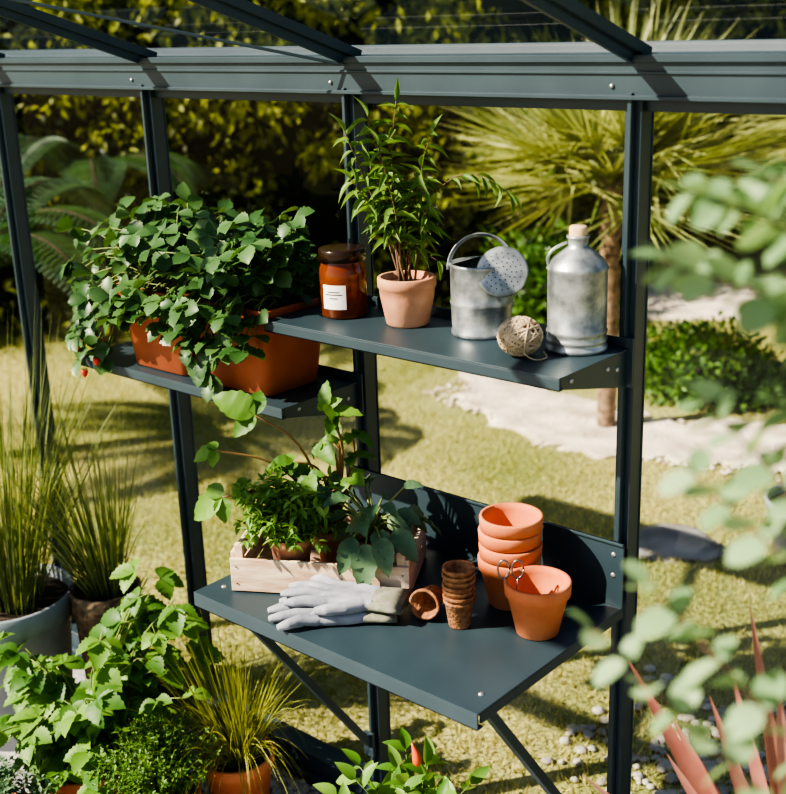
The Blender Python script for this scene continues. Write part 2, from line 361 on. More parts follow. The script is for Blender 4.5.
for rr,k in ((.008,6),(.016,11),(.024,16),(.032,20)):
    for j in range(k):
        an=j/k*2*math.pi+rr*30; pz=.0062-(rr/.04)**2*.005
        s.lathe([(0,.0009),(.0013,.0007)],rc+MR@np.array([rr*math.cos(an),rr*math.sin(an),pz]),6,1,MR)
s.build('zinc_watering_can',[M_zinc,M_hole],c)
# zinc bottle
s=MB();c=np.array([-.057,-.078,1.232])
s.lathe([(0,0),(.049,0),(.052,.002),(.052,.008),(.0495,.010),(.0495,.016),(.052,.019),(.0495,.022),(.0495,.030),(.0515,.033),(.0495,.036),(.0495,.135),(.0515,.138),(.0495,.142),(.042,.154),(.022,.170),(.0165,.174),(.0165,.186),(.019,.188),(.019,.191),(.015,.192),(.0145,.178)],c,48,0)
s.lathe([(.0145,.185),(.0150,.204),(.013,.207),(0,.207)],c,24,1)
hd=norm(np.array([-.75,-.65,0]))
s.tube(path([c+hd*.046+UP*.138,c+hd*.052+UP*.155,c+hd*.04+UP*.172,c+hd*.018+UP*.18],16),.0025,8,0)
s.build('zinc_bottle',[M_zinc,M_cork],c)
# twine ball
s=MB();c=np.array([-.108,-.170,1.232+.034]);sq=np.array([1,1,.86])
for k in range(56):
    ax=norm(rng.normal(0,1,3)*np.array([1,1,1]));a_=norm(np.cross(ax,[.3,.5,.8]));b_=np.cross(ax,a_);q=np.linspace(0,2*np.pi,26)
    r=.0365+U(-.002,.001);off=ax*U(-.015,.015);rr=math.sqrt(max(1e-6,r*r-np.dot(off,off)))
    s.tube(c+(off+rr*(np.outer(np.cos(q),a_)+np.outer(np.sin(q),b_)))*sq,.0016,5,0,U(0,1),cap=False)
s.lathe([(.0,-.030),(.02,-.024),(.034,0),(.02,.024),(0,.030)],c,16,0)
s.tube(path([c+np.array([.02,-.02,-.02]),c+np.array([.04,-.02,-.031]),c+np.array([.05,.01,-.032]),c+np.array([.02,.04,-.0325])],14),.0013,5,0)
s.build('twine_ball',[M_twine],c)
# ------------------------------------------------------------------ wooden crate
a=math.radians(30.5);ex=np.array([math.cos(a),math.sin(a),0]);ey=np.array([-math.sin(a),math.cos(a),0]);R=np.stack([ex,ey,UP],1)
o0=np.array([-.592,-.418,.751])
def cl(u,v,w): return o0+ex*u+ey*v+UP*w
LN,DP,HT=.340,.20,.085
s=MB()
s.box(cl(LN/2,.004,.035),(LN,.007,.066),R);
s.box(cl(LN/2,DP-.004,.022),(LN,.007,.038),R);s.box(cl(LN/2,DP-.004,.066),(LN,.007,.038),R)
for u in (.004,LN-.004):
    s.box(cl(u,DP/2,.022),(.008,DP-.016,.036),R);s.box(cl(u,DP/2,.062),(.008,DP-.016,.034),R)
for v in (.03,.075,.12,.165): s.box(cl(LN/2,v,.004),(LN-.02,.038,.005),R)
for u in (.016,LN-.016):
    for v in (.014,DP-.014): s.box(cl(u,v,.048),(.016,.013,.092),R)
for u in (.012,LN-.012):
    for w_ in (.018,.052): s.lathe([(0,.001),(.0022,.0008)],cl(u,-.0002,w_),8,1,np.stack([ex,UP,-ey],1))
crate=bev(s.build('wooden_crate',[M_wood,M_steel],o0),.0012,2)
# mint in pot
s=MB();c=cl(.105,.055,.008);pot(s,c,.042,.030,.090,.016,0,1)
for k in range(120):
    an=U(0,6.28);r=U(.1,1)**.7*.10;tip=c+np.array([math.cos(an)*r,math.sin(an)*r,.135+U(.0,.10)-r*.45])
    bp=c+np.array([math.cos(an)*.02,math.sin(an)*.02,.078]);shoot(s,[bp,(bp+tip)/2+UP*.03,tip],.0011,7,.022,.42,T_OV,2,3,.25,1.0,.1,True,m=7,Ls=1)
s.build('potted_mint',[M_terra2,M_soil,M_mint,M_stem],c)
# squash seedling with tall arching stalks
s=MB();c=cl(.165,.140,.008);pot(s,c,.036,.026,.07,.014,0,1,seg=30)
bp=c+UP*.07
def bigleaf(mb,tip,D,Lf,Wf,T,m,up=UP,lobes=False):
    mb.leaves(np.array([tip]),np.array([D]),np.array([up]),Lf,Wf,T,m)
    if lobes:
        D=norm(D);S_=norm(np.cross(D,up))
        for sg in (-1,1): mb.leaves(np.array([tip]),np.array([D*.35+S_*sg*.9]),np.array([up]),Lf*.62,Wf*.7,T,m)
cf=np.array([.45,-.6,.65])
tips=[((-.575,-.345,1.085),(-.55,-.45,.45),.085,1),((-.640,-.39,1.015),(-.6,-.5,-.2),.05,0),((-.50,-.225,1.065),(.5,.3,.2),.06,0),((-.50,-.25,1.02),(.5,-.3,-.2),.055,0),((-.62,-.40,.93),(-.5,-.5,-.4),.075,1),((-.47,-.2,1.03),(.6,.1,-.1),.05,0),((-.55,-.28,.98),(-.4,-.7,.1),.05,0),((-.49,-.30,.97),(.6,-.5,-.1),.05,0),((-.60,-.36,.94),(-.8,-.2,-.4),.05,0),((-.46,-.22,.99),(.6,.3,.2),.05,0),((-.52,-.2,1.0),(-.2,.3,.6),.05,0),((-.44,-.24,.96),(.6,-.3,.2),.05,0),((-.48,-.24,1.06),(.1,-.3,.7),.05,0),((-.53,-.26,.95),(-.1,-.6,.4),.05,0),((-.47,-.27,.93),(.4,-.6,.2),.05,0),((-.51,-.22,1.08),(-.3,.1,.8),.05,0)]
for tp,D,l,fc in tips:
    tp=np.array(tp);mid=bp*.45+tp*.55+np.array([.02,.02,.05]);s.tube(path([bp,mid,tp],12),np.linspace(.0038,.002,12),6,3)
    bigleaf(s,tp,np.array(D),l,l*.68,T_BIG,2,norm(cf if fc else np.array([.25,-.45,.85])+rng.normal(0,.25,3)),True)
s.build('potted_squash_seedling',[M_terra2,M_soil,M_rasp,M_stemr],c)
# cabbage seedling
s=MB();c=cl(.258,.080,.008);pot(s,c,.042,.03,.085,.016,0,1,seg=30);bp=c+UP*.08
for k in range(28):
    an=k*2.4+.5;el=U(-.05,.9);rr=U(.035,.082);tp=bp+np.array([math.cos(an)*rr,math.sin(an)*rr,.02+.09*el])
    D=np.array([math.cos(an),math.sin(an),-.5+el*.9]);l=U(.038,.062)
    s.tube(path([bp,bp*.5+tp*.5+UP*.02,tp],8),np.linspace(.003,.0018,8),6,3);bigleaf(s,tp,D,l,l*.65,T_BIG,2,norm(UP+np.array([.2,-.3,0])+rng.normal(0,.5,3)))
for D,dz,l in (((.75,-.55,-.7),.0,.07),((.2,-.9,-.9),-.0,.07),((.9,-.2,-.5),.01,.07),((.5,-.8,-1.2),-.01,.085)):
    tp=bp+norm(np.array(D)*[1,1,0])*.07+UP*(.03+dz);s.tube(path([bp,bp*.5+tp*.5+UP*.03,tp],8),np.linspace(.003,.0018,8),6,3);bigleaf(s,tp,np.array(D),l,l*.6,T_BIG,2,norm(np.array([.5,-.6,.6])+rng.normal(0,.2,3)))
s.build('potted_cabbage_seedling',[M_terra2,M_soil,M_cab,M_stem],c)
# ------------------------------------------------------------------ gloves
def glove(name,c,ang,mir=1,z=.762,lift=0):
    s=MB();d=np.array([math.cos(ang),math.sin(ang),0]);q=np.array([-d[1],d[0],0])*mir
    def P(u,v,w=0): return np.array([c[0],c[1],z])+d*u+q*v+UP*w
    for i in range(7):
        v=(i-3)*.0105; s.tube([P(-.05,v*.8),P(-.02,v*.95),P(.02,v),P(.045,v)],[.0105,.0115,.0115,.0105],10,0)
    for v,l,sp,w_ in ((-.033,.060,-.012,.0),(-.011,.078,-.002,.004),(.011,.074,.006,.001),(.033,.056,.016,.003)):
        s.tube([P(.035,v),P(.045+l*.4,v+sp*.5,.003+w_),P(.045+l*.75,v+sp,.001+w_*.5),P(.05+l,v+sp*1.1,-.003)],[.0115,.0105,.0098,.006],10,0)
    s.tube([P(-.03,-.03),P(-.005,-.052,.003),P(.025,-.066,.003),P(.045,-.068,0)],[.013,.0125,.011,.007],10,0)
    ob=s.build(name,[M_glove],(c[0],c[1],z))
    r=ob.modifiers.new('remesh','REMESH');r.mode='VOXEL';r.voxel_size=.0022;r.use_smooth_shade=True
    sm=ob.modifiers.new('smooth','SMOOTH');sm.iterations=3;sm.factor=.5
    s=MB();n=24;prof=[]
    th_=np.arange(n)/n*2*np.pi
    rings=[(-.045,.040,.012),(-.06,.040,.013),(-.08,.043,.012),(-.105,.046,.009),(-.102,.043,.006),(-.07,.036,.006)]
    V=[P(u,math.cos(t_)*a_,math.sin(t_)*b_+.001*math.sin(5*t_)) for u,a_,b_ in rings for t_ in th_]
    F=[[i*n+j,i*n+(j+1)%n,(i+1)*n+(j+1)%n,(i+1)*n+j] for i in range(len(rings)-1) for j in range(n)]
    s.add(V,F,0);s.build('cuff',[M_cuff],(c[0],c[1],z),ob)
    return ob
glove('gardening_glove',(-.365,-.365),math.radians(221),1,.762)
glove('gardening_glove',(-.36,-.338),math.radians(205),-1,.782)
# ------------------------------------------------------------------ verbena shrub on shelf
s=MB();c=np.array([-.402,-.108,1.232])
s.lathe([(0,0),(.036,0),(.040,.004),(.050,.055),(.0515,.07),(.054,.072),(.054,.088),(.052,.09),(.047,.09),(.045,.072)],c,44,0);s.lathe([(.046,.075),(.02,.08),(0,.08)],c,24,1)
b0=c+UP*.078
rt3=np.array([.8,.6,0]);
def rel(r,h,f=0): return c+rt3*r+UP*h+fw*f
for tip,mid,n in ((rel(-.01,.40),rel(-.03,.25),15),(rel(-.10,.35,.02),rel(-.05,.22),13),(rel(-.06,.375,.01),rel(-.03,.26),12),(rel(.05,.34,-.02),rel(.02,.26),11),(rel(.035,.29,.05),rel(.03,.2),10),(rel(-.09,.27,.04),rel(-.03,.18),10),(rel(.045,.22,.03),rel(.02,.17),8),(rel(-.04,.33,.05),rel(-.01,.2,.03),11),(rel(-.06,.29,.0),rel(-.03,.2,.0),10),(rel(.02,.25,.0),rel(0,.2,.0),9)):
    shoot(s,[b0+rng.normal(0,.008,3)*[1,1,0],mid,tip],.0024,n*2,.060,.25,T_LAN,2,3,.35,.95,.6,False)
shoot(s,[b0+UP*.1,rel(.08,.27,.0),rel(.14,.275,.02),rel(.19,.235,.03)],.0015,12,.05,.26,T_LAN,2,3,.45,.8,.7)
shoot(s,[b0,rel(.0,.15),rel(.06,.12,.02)],.0015,5,.05,.3,T_LAN,2,3,.4,.8,.3)
s.build('potted_verbena',[M_terra2,M_soil,M_verb,M_twig],c)
# ------------------------------------------------------------------ strawberry planters
def planter(name,cx,seed,leftbias):
    s=MB();cy=-.145;z0=1.066;w,dd,h=.232,.19,.18
    def ring(k,zz): 
        x,y=w/2*k,dd/2*k;r=.022;out=[]
        for sx,sy,a0 in ((1,-1,-90),(1,1,0),(-1,1,90),(-1,-1,180)):
            for q in range(5):
                an=math.radians(a0+q*22.5);out.append((cx+sx*(x-r)+math.cos(an)*r,cy+sy*(y-r)+math.sin(an)*r,zz))
        return out
    rings=[ring(.76,z0),ring(.80,z0+.003),ring(.93,z0+h-.03),ring(.97,z0+h-.03),ring(1,z0+h-.004),ring(.985,z0+h),ring(.93,z0+h),ring(.9,z0+h-.025)]
    V=np.array([p for r in rings for p in r]);n=20
    F=[[i*n+j,i*n+(j+1)%n,(i+1)*n+(j+1)%n,(i+1)*n+j] for i in range(len(rings)-1) for j in range(n)]
    s.add(V,F+[list(range(n))[::-1]],0);s.add(rings[-1],[list(range(n))],1)
    for k in range(170):
        bx=cx+U(-.08,.08);by=cy+U(-.05,.05);bp=np.array([bx,by,z0+h-.02])
        an=U(0,6.28);r=U(.02,.15);r*= .85 if math.sin(an)>0 else .9
        tp=np.array([bx+math.cos(an)*r+(U(-.16,0) if leftbias and U(0,1)<.35 else 0),min(by+math.sin(an)*r,-.05),z0+h+U(.03,.19)-r*.5])
        if U(0,1)<.16: tp=np.array([bx*.5+cx*.5+U(-.16,.10),-.25-U(0,.03),z0+h-U(.0,.08)])
        if not leftbias: tp[0]=min(tp[0],cx+.09)
        mid=bp*.5+tp*.5+UP*.05
        s.tube(path([bp,mid,tp],7),.0014,4,3)
        D=norm(np.array([tp[0]-bx,tp[1]-by-.02,.0])+rng.normal(0,.02,3));D=norm(D+UP*U(-.5,.2));l=U(.034,.050)
        up=norm(UP+np.array([-.1,-.3,0])+rng.normal(0,.4,3));S_=norm(np.cross(D,up));rv=U(0,1)
        for q in (0,-1.25,1.25):
            DD=D*math.cos(q)+S_*math.sin(q)
            s.leaves(np.array([tp]),np.array([DD]),up,l,l*.85,T_OVS,2,rv)
    return s,cx,cy,z0,h
def berries(s,pts):
    for p,col in pts:
        p=np.array(p);s.lathe([(0,-.016),(.005,-.011),(.008,-.003),(.007,.003),(0,.005)],p,14,4 if col else 5)
        s.leaves(np.array([p+UP*.005]*5),np.array([[math.cos(k*1.256),math.sin(k*1.256),-.2] for k in range(5)]),UP,.010,.005,T_SM,2)
s,cx,cy,z0,h=planter('a',-1.01,1,True)
for tp in ((-1.30,-.19,1.10),(-1.24,-.23,1.07),(-1.20,-.25,1.13),(-1.33,-.15,1.17),(-1.30,-.2,1.26),(-1.28,-.22,1.25),(-1.30,-.12,1.33),(-1.2,-.22,1.2),(-1.16,-.25,1.09),(-1.25,-.22,1.13)):
    tp=np.array(tp);bp=np.array([-1.07,-.17,z0+h-.02]);s.tube(path([bp,bp*.5+tp*.5+UP*.07,tp],9),.0013,4,3)
    for j in range(3):
        pp=tp+rng.normal(0,.018,3);D=norm(np.array([-.6,-.5,-.5])+rng.normal(0,.4,3));S_=norm(np.cross(D,UP+np.array([0,-.5,0])))
        for q in (0,-1.2,1.2): s.leaves(np.array([pp]),np.array([D*math.cos(q)+S_*math.sin(q)]),norm(np.array([-.1,-.5,1])+rng.normal(0,.2,3)),.040,.033,T_OVS,2)
berries(s,[((-1.25,-.262,1.09),1),((-1.16,-.275,1.08),1),((-1.225,-.265,1.12),0),((-1.21,-.275,1.045),1)])
MS=[M_plter,M_soil,M_straw,M_stem,M_red,pmat('berry_unripe',(.5,.5,.25),None,.4)]
s.build('strawberry_planter',MS,(cx,cy,z0))
s,cx,cy,z0,h=planter('b',-.765,2,False)
for tp in ((-.82,-.262,1.13),(-.80,-.265,1.09),(-.83,-.26,1.17),(-.78,-.262,1.15)):
    tp=np.array(tp)
    for j in range(4):
        pp=tp+rng.normal(0,.014,3)*[1,.2,1];D=norm(np.array([.1,-.5,-.8])+rng.normal(0,.3,3));s.leaves(np.array([pp]),np.array([D]),norm(np.array([.1,-.9,.5])),.045,.036,T_OVS,2)
    s.tube(path([(tp[0],-.2,z0+h-.01),(tp[0],-.26,z0+h+.01),tp],8),.0013,4,3)
berries(s,[((-.84,-.268,1.145),1)])
s.build('strawberry_planter',MS,(cx,cy,z0))
# ------------------------------------------------------------------ floor plants, interior
def clump_grass(name,c,r,h,rt_,rb,n,L,Wd,pm,bm,droop,spread,lean=(0,0)):
    s=MB();c=np.array(c,float);pot(s,c,rt_,rb,h,h*.16,0,1,depth=.03)
    an=U(0,6.28,n);P=c+np.stack([np.cos(an)*r*U(0,1,n),np.sin(an)*r*U(0,1,n),np.full(n,h-.03)],1)
    sp=spread*U(.1,1,n);D=norm(np.stack([np.cos(an)*sp+lean[0],np.sin(an)*sp+lean[1],np.ones(n)],1))
    s.blades(P,D,L*U(.55,1.1,n),Wd*U(.7,1.2,n),droop*U(.2,1.4,n)*(.3+sp),8,2,None,.25)
    return s.build(name,[pm,M_soil,bm],c)
clump_grass('potted_ornamental_grass',(-1.60,-.33,0),.11,.40,.17,.13,340,.82,.006,M_grey,M_gras,.35,.45)
clump_grass('potted_sedge',(-.86,-.22,0),.04,.18,.085,.06,520,.45,.0035,M_terra,M_sedge,1.0,.7,(-.05,-.15))
clump_grass('potted_bamboo_grass',(-1.42,-.15,0),.05,.40,.09,.07,170,.60,.006,M_bask,M_gras,.5,.45,(0,-.15))
# raspberry
s=MB();c=np.array([-1.15,-.42,0]);pot(s,c,.12,.09,.16,.03,0,1,depth=.03);bp=c+UP*.14
for k in range(46):
    an=U(0,6.28);r=U(.05,.30);tp=bp+np.array([math.cos(an)*r,min(math.sin(an)*r*.8,.28),U(.04,.38)-r*.35])
    if k>36: tp=np.array([-1.13+U(-.05,.15),-.30+U(0,.10),U(.46,.62)])
    P=path([bp+rng.normal(0,.02,3)*[1,1,0],bp*.5+tp*.5+UP*.08,tp],12);s.tube(P,np.linspace(.003,.0015,12),5,3)
    for j in (3,5,7,9,11):
        p=P[j]; a2=an+U(-1.6,1.6)
        D0=np.array([math.cos(a2),math.sin(a2),U(-.5,.3)]);pet=p+norm(D0)*.03;s.tube([p,pet],.001,4,3);up=norm(UP+np.array([.0,-.25,0])+rng.normal(0,.3,3));D=norm(D0);S_=norm(np.cross(D,up));l=U(.045,.078);rv=U(0,1)
        for q in (0,-1.15,1.15): s.leaves(np.array([pet]),np.array([D*math.cos(q)+S_*math.sin(q)]),up,l*(1 if q==0 else .85),l*.78,T_RAS,2,rv)
s.build('potted_raspberry',[M_terra,M_soil,M_rasp,M_stem],c)
def herb(name,c,n,R_,H_,pr,ph,ll,mat):
    s=MB();c=np.array(c,float);pot(s,c,pr,pr*.7,ph,.03,0,1,depth=.02);bp=c+UP*(ph-.02)
    for k in range(n):
        an=U(0,6.28);r=U(.0,R_);tp=bp+np.array([math.cos(an)*r,math.sin(an)*r,H_-r*.5+U(-.03,.02)])
        shoot(s,[bp+np.array([math.cos(an)*r*.4,math.sin(an)*r*.4,0]),(bp+tp)/2,tp],.0009,10,ll,.5,T_SM,2,3,.2,1.2,0,True,m=6,Ls=1)
    s.build(name,[M_terra,M_soil,mat,M_stem],c)
herb('potted_thyme',(-.88,-.43,0),260,.14,.19,.09,.18,.013,M_bush)
herb('potted_rosemary',(-1.10,-.68,0),90,.13,.16,.10,.15,.018,M_cab)
# chilli plant
s=MB();c=np.array([-.25,-.31,0]);pot(s,c,.10,.07,.27,.03,0,1);bp=c+UP*.25
for k in range(24):
    an=U(0,6.28);r=U(.02,.15);tp=bp+np.array([math.cos(an)*r,math.sin(an)*r,U(.12,.23)-r*.4])
    shoot(s,[bp,bp*.5+tp*.5+UP*.02,tp],.002,8,.070,.52,T_OV,2,3,.35,1.0,.15,m=9)
for p in ((-.22,-.33,.48),):
    p=np.array(p);s.tube(path([p,p+UP*.02,p+np.array([-.012,0,.045])],8),[.003,.008,.009,.0085,.007,.005,.003,.001],10,4)
s.build('potted_chilli_plant',[M_terra,M_soil,M_mint,M_stem,pmat('chilli_red',(.65,.10,.02),None,.3)],c)
# phormium
s=MB();c=np.array([.47,-.25,0]);pot(s,c,.15,.11,.38,.04,0,1,depth=.03);bp=c+UP*.35
n=16;an=U(-1.2,2.2,n);sp=U(.1,.6,n);D=np.stack([np.cos(an)*sp,np.sin(an)*sp,np.ones(n)],1);P=bp+np.stack([np.cos(an)*.03,np.sin(an)*.03,0*an],1)
s.blades(P,D,U(.45,.62,n),.026,.25*sp,9,2,None,.25,3.0)
TP=np.array([(.20,-.334,.857),(.339,-.253,.96),(.352,-.329,.888),(.19,-.467,.70),(.29,-.36,.72),(.25,-.30,.74),(.42,-.30,.90),(.31,-.30,.82)]);Dv=TP-bp+np.array([0,0,.03]);k=len(TP)
s.blades(np.repeat([bp],k,0)+rng.normal(0,.012,(k,3))*[1,1,0],Dv,np.linalg.norm(Dv,axis=1),.030,.05,9,2,[.3,.7,.5,.9,.6,.4,.8,.6],.2,3.5,side=norm(np.tile([[.75,.6,.25]],(k,1))+rng.normal(0,.25,(k,3))))
s.build('potted_phormium',[M_grey,M_soil,M_phor],c)
# foreground leafy plant
s=MB();c=np.array([.88,-.98,0]);pot(s,c,.15,.11,.28,.04,0,1,depth=.03)
main=path([c+UP*.25,(.86,-.97,.8),(.80,-.95,1.25),(.72,-.92,1.5),(.665,-.89,1.74)],30);s.tube(main,np.linspace(.008,.003,30),6,3)
def br(i,tip,n=10,st=.35):
    p=main[i];tip=np.array(tip);shoot(s,[p,p*.5+tip*.5+UP*.01,tip],.002,n,.033,.72,T_RND,2,3,st,1.1,.25,True,Ls=.9)
for i,tp in ((26,(.573,-.931,1.645)),(25,(.565,-.958,1.598)),(27,(.610,-.896,1.651)),(24,(.630,-.913,1.568)),(21,(.605,-.964,1.503)),(20,(.608,-.981,1.453)),(16,(.575,-1.055,1.345)),(17,(.595,-1.013,1.371)),(22,(.652,-.924,1.499)),(14,(.9,-.85,1.2)),(22,(.8,-.82,1.55))):
    br(i,tp)
s.build('potted_leafy_shrub',[M_terra,M_soil,M_euc,M_twig],c)
# ------------------------------------------------------------------ ground
s=MB();s.box2((-14,-8,-.1),(14,16,0));s.build('lawn',[M_lawn])
s=MB();s.box2((-3.2,-4,0.0),(2.4,-.045,.012));
s.build('floor',[M_grav])
def pebs(name,n,x0,x1,y0,y1,z,sc,mat,cond=None):
    th=np.arange(8)/8*2*np.pi;V=[];
    for ph,r in ((-.9,.45),(-.3,.95),(.3,.95),(.9,.45)):
        V+= [[math.cos(t)*r,math.sin(t)*r,math.sin(ph)] for t in th]
    F=[[i*8+j,i*8+(j+1)%8,(i+1)*8+(j+1)%8,(i+1)*8+j] for i in range(3) for j in range(8)]
    V=np.array(V);F=np.array(F);P=np.stack([U(x0,x1,n),U(y0,y1,n),np.full(n,z)],1)
    if cond is not None: P=P[cond(P)];n=len(P)
    S=sc*U(.5,1.2,n)[:,None]*np.stack([U(.7,1.2,n),U(.7,1.1,n),U(.4,.65,n)],1);a=U(0,6.28,n)
    W_=V[None]*S[:,None];X=W_[...,0]*np.cos(a)[:,None]-W_[...,1]*np.sin(a)[:,None];Y=W_[...,0]*np.sin(a)[:,None]+W_[...,1]*np.cos(a)[:,None]
    W_=np.stack([X,Y,W_[...,2]],-1)+P[:,None]
    FF=np.concatenate([(F[None]+(np.arange(n)*32)[:,None,None]).reshape(-1,4)])
    m_=MB();m_.add(W_,FF,0,.5);tops=(np.arange(24,32)[None]+(np.arange(n)*32)[:,None]);m_.add(W_,tops,0,.5);return m_.build(name,[mat])
pebs('gravel',2600,-1.3,.4,-.6,-.05,.016,.012,M_grav)
pebs('river_stones',3000,-.45,1.3,.35,1.55,.006,.018,M_peb,lambda P:(P[:,1]>.5+.2*np.sin(P[:,0]*3))&(P[:,1]<1.1+.5*P[:,0]+.1*np.sin(P[:,0]*9))&(P[:,1]>.3)&(rng.uniform(0,1,len(P))<.25+.75*(P[:,0]>-.25)))
def patch(name,poly,z,mat,jit=.05):
    P=np.array(poly+[poly[0]],float);Q=[]
    for i in range(len(P)-1):
        for k in range(8): Q.append(P[i]*(1-k/8)+P[i+1]*k/8+rng.normal(0,jit,2)*(.5))
    Q=np.array(Q);c=Q.mean(0);s=MB();n=len(Q);V=[[*c,z]]+[[*q,z] for q in Q]+[[*(q+(q-c)*.03),0.0] for q in Q]
    F=[list(range(1,n+1))]+[[1+i,1+n+i,1+n+(i+1)%n,1+(i+1)%n] for i in range(n)]
    s.add(V,F,0,.5,False);return s.build(name,[mat])
pathA=[(-2.62,2.95),(-2.3,2.55),(-1.75,2.3),(-1.4,2.33),(-.88,2.55),(.6,3.0),(2.5,3.3),(2.5,3.9),(.5,3.5),(-1.07,3.06),(-1.53,2.82),(-2.1,2.9),(-2.45,3.15)]
pathB=[(-2.6,4.3),(-2.09,4.65),(-1.0,5.4),(-1.2,6.3),(-2.4,5.75),(-2.9,5.2)]
patch('garden_path',pathA,.014,M_sand);patch('garden_path',pathB,.014,M_sand)
pebs('gravel',2600,-2.6,0,2.2,3.4,.011,.012,M_sand,lambda P:(np.abs(P[:,1]-(2.62+.25*(P[:,0]+1.5)**2*.6))<.27))
# lawn blades
n=120000;u=U(0,1,n);x=U(-5.6,1.2,n);y=.06+4.6*u**1.3
keep=~((x>-2.5)&(y>2.35+.3*(x+1.5)*(x>-1.5))&(y<3.0)&(x<.5))
x,y=x[keep],y[keep];n=len(x);P=np.stack([x,y,0*x],1);D=np.stack([rng.normal(0,.5,n),rng.normal(0,.5,n),np.ones(n)],1)
s=MB();side=norm(np.stack([rng.normal(0,1,n),rng.normal(0,1,n),np.zeros(n)],1));L_=U(.012,.036,n)[:,None];Dn=norm(D)
pat=np.clip(.55+.55*np.sin(x*2.1+np.sin(y*1.7)*2)*np.sin(y*2.3+1)+rng.normal(0,.25,n),0,1)
V=np.stack([P-side*.0028,P+side*.0028,P+Dn*L_],1);s.add(V,(np.arange(n)*3)[:,None]+np.array([0,1,2]),0,np.repeat(pat,3));s.build('lawn_grass',[M_lawnb])
# ------------------------------------------------------------------ background hedge
HP=np.array([(-8.5,-1.5),(-6.6,.6),(-5.3,2.1),(-3.7,3.6),(-3.5,5.2),(-3.1,6.6),(-1,8.2),(3,9.0),(6,8.5)],float)
d=np.r_[0,np.cumsum(np.linalg.norm(np.diff(HP,axis=0),axis=1))]
def hp(t,o): 
    x=np.interp(t,d,HP[:,0]);y=np.interp(t,d,HP[:,1]);e=1e-2;dx=np.interp(t+e,d,HP[:,0])-np.interp(t-e,d,HP[:,0]);dy=np.interp(t+e,d,HP[:,1])-np.interp(t-e,d,HP[:,1]);q=np.hypot(dx,dy)+1e-9
    return x-dy/q*o,y+dx/q*o   # +o away from lawn
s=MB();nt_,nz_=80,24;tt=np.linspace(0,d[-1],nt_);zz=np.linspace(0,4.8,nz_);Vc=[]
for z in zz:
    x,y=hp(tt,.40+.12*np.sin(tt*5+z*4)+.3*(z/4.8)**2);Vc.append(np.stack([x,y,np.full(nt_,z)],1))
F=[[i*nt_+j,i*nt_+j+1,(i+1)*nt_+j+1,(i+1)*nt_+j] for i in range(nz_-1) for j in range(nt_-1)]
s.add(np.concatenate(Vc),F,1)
nc=860;ct=U(.0,d[-1],nc);cz=4.0*U(0,1,nc)**1.2+.1;co=U(-.25,.35,nc);cx_,cy_=hp(ct,co);cr=U(.14,.42,nc);tone=np.clip(rng.beta(.9,2.8,nc)*(cz<1.4)+(cz>=1.4)*U(.3,1,nc)*np.where(cz>1.65,1.4,.8)+.25*(cz>1.1)*(U(0,1,nc)>.5),0,1)  # upper clumps toned brighter: sunlight painted on yellow-green foliage, plus random variation
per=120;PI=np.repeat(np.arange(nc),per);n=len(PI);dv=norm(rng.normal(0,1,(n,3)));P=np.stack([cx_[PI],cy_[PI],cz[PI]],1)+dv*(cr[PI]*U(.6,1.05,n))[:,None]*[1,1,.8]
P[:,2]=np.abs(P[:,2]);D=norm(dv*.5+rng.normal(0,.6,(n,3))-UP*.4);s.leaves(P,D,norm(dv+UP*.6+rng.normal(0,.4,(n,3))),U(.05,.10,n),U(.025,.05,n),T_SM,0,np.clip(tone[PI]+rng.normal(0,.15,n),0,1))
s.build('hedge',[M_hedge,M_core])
def bush(name,c,rx,ry,rz,n,l,mat,flat=0):
    s=MB();dv=norm(rng.normal(0,1,(n,3)));dv[:,2]=np.abs(dv[:,2]);lump=1+.15*np.sin(dv[:,0]*6+1)*np.sin(dv[:,1]*7)+.1*np.sin(dv[:,2]*9)
    P=np.array(c)+dv*np.array([rx,ry,rz])*(lump*U(.6,1.05,n))[:,None];D=norm(dv+rng.normal(0,.6,(n,3)));s.leaves(P,D,norm(dv+UP*.5+rng.normal(0,.4,(n,3))),l*U(.6,1.2,n),l*.5*U(.7,1.1,n),T_SM,0)
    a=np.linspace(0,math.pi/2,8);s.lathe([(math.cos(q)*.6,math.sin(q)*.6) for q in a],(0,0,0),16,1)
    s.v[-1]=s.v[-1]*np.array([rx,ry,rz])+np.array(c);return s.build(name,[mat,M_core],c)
bush('garden_shrub',(-1.50,3.35,0),.45,.32,.30,2600,.055,M_bush)
bush('garden_shrub',(-.55,3.75,0),.45,.32,.34,2600,.06,M_bush)
bush('garden_shrub',(-2.9,4.0,0),.45,.4,.5,2200,.07,M_bush)
bush('garden_shrub',(-1.7,6.9,0),.9,.5,.8,3000,.09,M_bush)
def rock(name,c,sx,sy,sz):
    s=MB();V=[];n=14
    for i in range(7):
        ph=-.3+i/6*1.87
        for j in range(n):
            a=j/n*6.283;k=1+.14*math.sin(3*a+i)+U(-.06,.06);V.append([c[0]+math.cos(ph)*math.cos(a)*sx*k,c[1]+math.cos(ph)*math.sin(a)*sy*k,c[2]+max(0,math.sin(ph))*sz*(1+U(-.05,.05))])
    F=[[i*n+j,i*n+(j+1)%n,(i+1)*n+(j+1)%n,(i+1)*n+j] for i in range(6) for j in range(n)]
    s.add(V,F,0);s.build(name,[M_rock],c)
rock('stepping_stone',(-.78,1.72,0),.17,.15,.03)
s=MB();c=np.array([-.37,1.88,0]);pot(s,c,.15,.11,.22,.03,0,1,depth=.03);n=60;an=U(0,6.28,n);sp=U(.1,.9,n);s.blades(np.repeat([c+UP*.19],n,0),np.stack([np.cos(an)*sp,np.sin(an)*sp,np.ones(n)],1),U(.15,.3,n),.012,.3,5,2);s.build('outdoor_planter',[M_grey,M_soil,M_gras],c)
